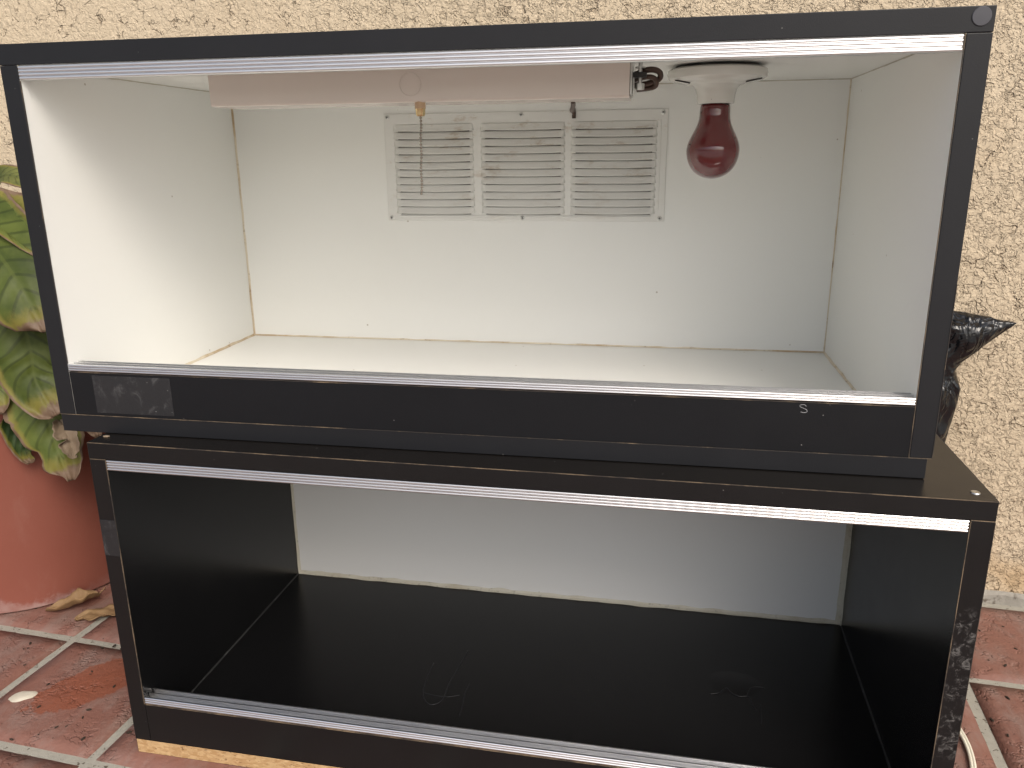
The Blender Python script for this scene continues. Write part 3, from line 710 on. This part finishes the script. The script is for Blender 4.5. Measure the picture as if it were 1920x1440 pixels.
# the rest of the plant, on the far sides
for k in range(9):
    q = R(140 + k * 14); rr = .23 + .05 * random.random(); c, s = math.cos(q), math.sin(q); hh = .44 + .10 * random.random()
    if PC[1] + s * rr * 1.25 > .54: rr = max(.05, (.52 - PC[1]) / s / 1.3)
    b = Vector((PC[0], PC[1], 0))
    leaf([b + Vector((c * rr * .35, s * rr * .35, hh)), b + Vector((c * rr * .7, s * rr * .7, hh + .05)), b + Vector((c * rr, s * rr, hh - .02)), b + Vector((c * rr * 1.2, s * rr * 1.2, hh - .15))], random.uniform(.04, .06), random.choice(['leaf', 'leaf_l', 'leaf_d']), (c * .6, s * .6, .6), 20 + k, .1, 1.2)

# ------------------------------------------------------------------ loose things
def fallen(name, pts, hw, mat, seed, label, curl):
    sp = spline(pts, 8); n = len(sp) - 1; m_ = 6; v = []; f = []
    for i, p in enumerate(sp):
        s = i / n; tn = (sp[min(i + 1, n)] - sp[max(i - 1, 0)]).normalized(); side = tn.cross(Z).normalized()
        w_ = hw * math.sin(math.pi * min(1, .03 + s * .94)) ** .8
        for k in range(-m_, m_ + 1):
            q = k / m_; v.append(p + side * q * w_ * (1 + .45 * noise.noise(Vector((s * 9, (q > 0) * 3.3, seed)))) + Z * (curl * w_ * q * q * (1 if q > 0 else .6) + .0042 * noise.noise(Vector((s * 6, q * 2.5, seed + 4))) + .0015))
    c = 2 * m_ + 1
    zmin = min(x.z for x in v)
    for x in v: x.z += .0012 - zmin
    for i in range(n):
        for k in range(c - 1): a = i * c + k; f.append((a, a + 1, a + c + 1, a + c))
    o = link(name, mesh(name, v, f), mat, None, True); o.modifiers.new('t', 'SOLIDIFY').thickness = .0006
    st = tube('stalk', [sp[-1] + Z * .002, sp[-1] + (sp[-1] - sp[-4]) * .8 + Z * .006, sp[-1] + (sp[-1] - sp[-4]) * 1.6 + Z * .010], [.0011, .0009, .0008], mat, o, 6)
    tag(o, label, 'leaf', 'fallen dry leaves by the planter'); return o
fallen('fallen_leaf', [(-.290, .232, .003), (-.262, .242, .006), (-.240, .262, .012), (-.228, .280, .010)], .021, 'dry', 1, 'curled dry tan leaf lying against the foot of the planter', .9)
fallen('fallen_leaf', [(-.226, .216, .002), (-.200, .232, .003), (-.170, .250, .003), (-.135, .268, .003)], .019, 'dry', 5, 'flat dry yellowish leaf half hidden behind the lower enclosure', .25)
# whitish dropping on the tile
v = [(0, 0, .0022)]; f = []
for k in range(1, 4):
    for j in range(20):
        q = 2 * math.pi * j / 20; rr = (k / 3) * (1 + .2 * noise.noise(Vector((math.cos(q) * 1.5, math.sin(q) * 1.5, 9)))); v.append((.0175 * rr * math.cos(q), .0125 * rr * math.sin(q), (.0022, .002, .0017, -.0008)[k]))
for j in range(20): f.append((0, 1 + j, 1 + (j + 1) % 20))
for k in range(2):
    for j in range(20): a, b = 1 + k * 20 + j, 1 + k * 20 + (j + 1) % 20; f.append((a, b, b + 20, a + 20))
o = link('dried_spot', mesh('dried_spot', v, f), 'pale', None, True, (-.169, .040, .0008)); o.rotation_euler.z = .5; tag(o, 'whitish dried blob on the tile beside the wet reddish stain', 'blob')
# pale chip lying on the lower enclosure's top corner
v, f = lathe_data([(0, 0), (.0024, 0), (.0027, .0007), (.0017, .0012), (0, .0013)], 9)
o = link('wood_chip', mesh('wood_chip', [(x * 1.6 + .001 * noise.noise(Vector((x * 400, y * 400, 1))), y, z) for x, y, z in v], f), 'dry2', None, False, (.0625, -.010, H2 + .0003)); tag(o, 'tiny pale chip on the top left corner of the lower enclosure', 'chip')
# cream cable on the tiles at the right
cp = spline([(.985, .44, .0045), (1.010, .34, .0042), (1.036, .245, .0042), (1.0495, .175, .0042), (1.046, .120, .0042), (1.025, .06, .0042), (.99, .0, .0042), (.975, -.06, .0042), (1.0, -.12, .0042), (1.05, -.16, .0042)], 8)
v, f = tube_data([p + X * .0016 for p in cp], .0022, 8); tv, tf = tube_data([p - X * .0016 for p in cp], .0022, 8); B = len(v); v = list(v) + list(tv); f = f + [tuple(B + i for i in q) for q in tf]
o = link('power_cable', mesh('power_cable', v, f), 'cable', None, True, (0, 0, -.0008)); tag(o, 'cream twin flex cable lying on the tiles beside the lower enclosure', 'cable')
# black plastic bag behind the enclosures
def bag():
    levels = [(0, .83, 1.060, .020), (.02, .80, 1.074, .032), (.10, .79, 1.082, .036), (.20, .79, 1.084, .036), (.28, .80, 1.087, .035), (.33, .80, 1.094, .034), (.365, .81, 1.097, .034), (.392, .81, 1.086, .032), (.405, .82, 1.094, .030), (.415, .83, 1.104, .029), (.430, .84, 1.119, .027), (.445, .86, 1.135, .024), (.458, .88, 1.150, .020), (.464, .90, 1.156, .014), (.468, .92, 1.132, .013), (.474, .94, 1.102, .012), (.479, .97, 1.074, .010), (.484, 1.0, 1.045, .005)]
    seg = 96; v = []; f = []; sub = 4; rows = []
    for i in range(len(levels) - 1):
        for k in range(sub): q = k / sub; rows.append([a + (b - a) * q for a, b in zip(levels[i], levels[i + 1])])
    rows.append(levels[-1])
    for z, xl, xr, th in rows:
        cx = (xl + xr) / 2; rx = (xr - xl) / 2
        for j in range(seg):
            q = 2 * math.pi * j / seg; cq, sq = math.cos(q), math.sin(q)
            x = cx + rx * math.copysign(abs(cq) ** .8, cq); y = th * math.copysign(abs(sq) ** .9, sq)
            n1 = abs(noise.noise(Vector((x * 16, y * 30, z * 14)))); n2 = abs(noise.noise(Vector((x * 45, y * 60, z * 34 + 5))))
            k = .018 * (n1 - .2) + .007 * (n2 - .2); fade = min(1, z / .03)
            yc = .474 - (x - 1.0) * .075
            v.append((x + (k * .5 * cq if abs(cq) < .98 else k * .12) * fade, min(yc + y + k * math.copysign(1, sq) * fade * (abs(sq) ** .5), .520 - (x - 1.1) * .075), z + .0015 + k * .3 * fade))
    nr = len(rows)
    for i in range(nr - 1):
        for j in range(seg): j2 = (j + 1) % seg; f.append((i * seg + j, i * seg + j2, (i + 1) * seg + j2, (i + 1) * seg + j))
    f += [tuple(range(seg)), tuple(range((nr - 1) * seg, nr * seg))]
    return mesh('plastic_bag', v, f)
me = bag()
for vv in me.vertices: vv.co.y = max(vv.co.y, .434)
o = link('plastic_bag', me, 'plastic', None, True); tag(o, 'crumpled shiny black plastic bag stuffed between the enclosures and the wall', 'bag')
# crumbs of dirt on the tiles
v = []; f = []
spots = [(1.135, .255), (1.150, .195), (1.098, .205), (1.120, .150), (-.12, .165), (-.105, .162), (-.135, .158), (-.06, .03), (.02, .0), (-.03, -.02), (-.25, .15), (1.16, .33)] + [(random.uniform(-.34, -.02), random.uniform(-.05, .25)) for _ in range(26)] + [(random.uniform(1.06, 1.25), random.uniform(.08, .45)) for _ in range(24)]
for i, (x, y) in enumerate(spots):
    bm = bmesh.new(); bmesh.ops.create_icosphere(bm, subdivisions=1, radius=random.uniform(.0010, .0026) if i > 11 else .003); B = len(v); a = random.random() * 3
    for vv in bm.verts: v.append((x + vv.co.x * 1.4 * math.cos(a) - vv.co.y * .6 * math.sin(a), y + vv.co.x * 1.4 * math.sin(a) + vv.co.y * .6 * math.cos(a), .0012 + vv.co.z * .5))
    f += [tuple(B + q.index for q in fc.verts) for fc in bm.faces]; bm.free()
o = link('dirt_crumbs', mesh('dirt_crumbs', v, f), 'soil'); tag(o, 'dark crumbs of dirt scattered over the terracotta tiles', 'dirt', kind='stuff')
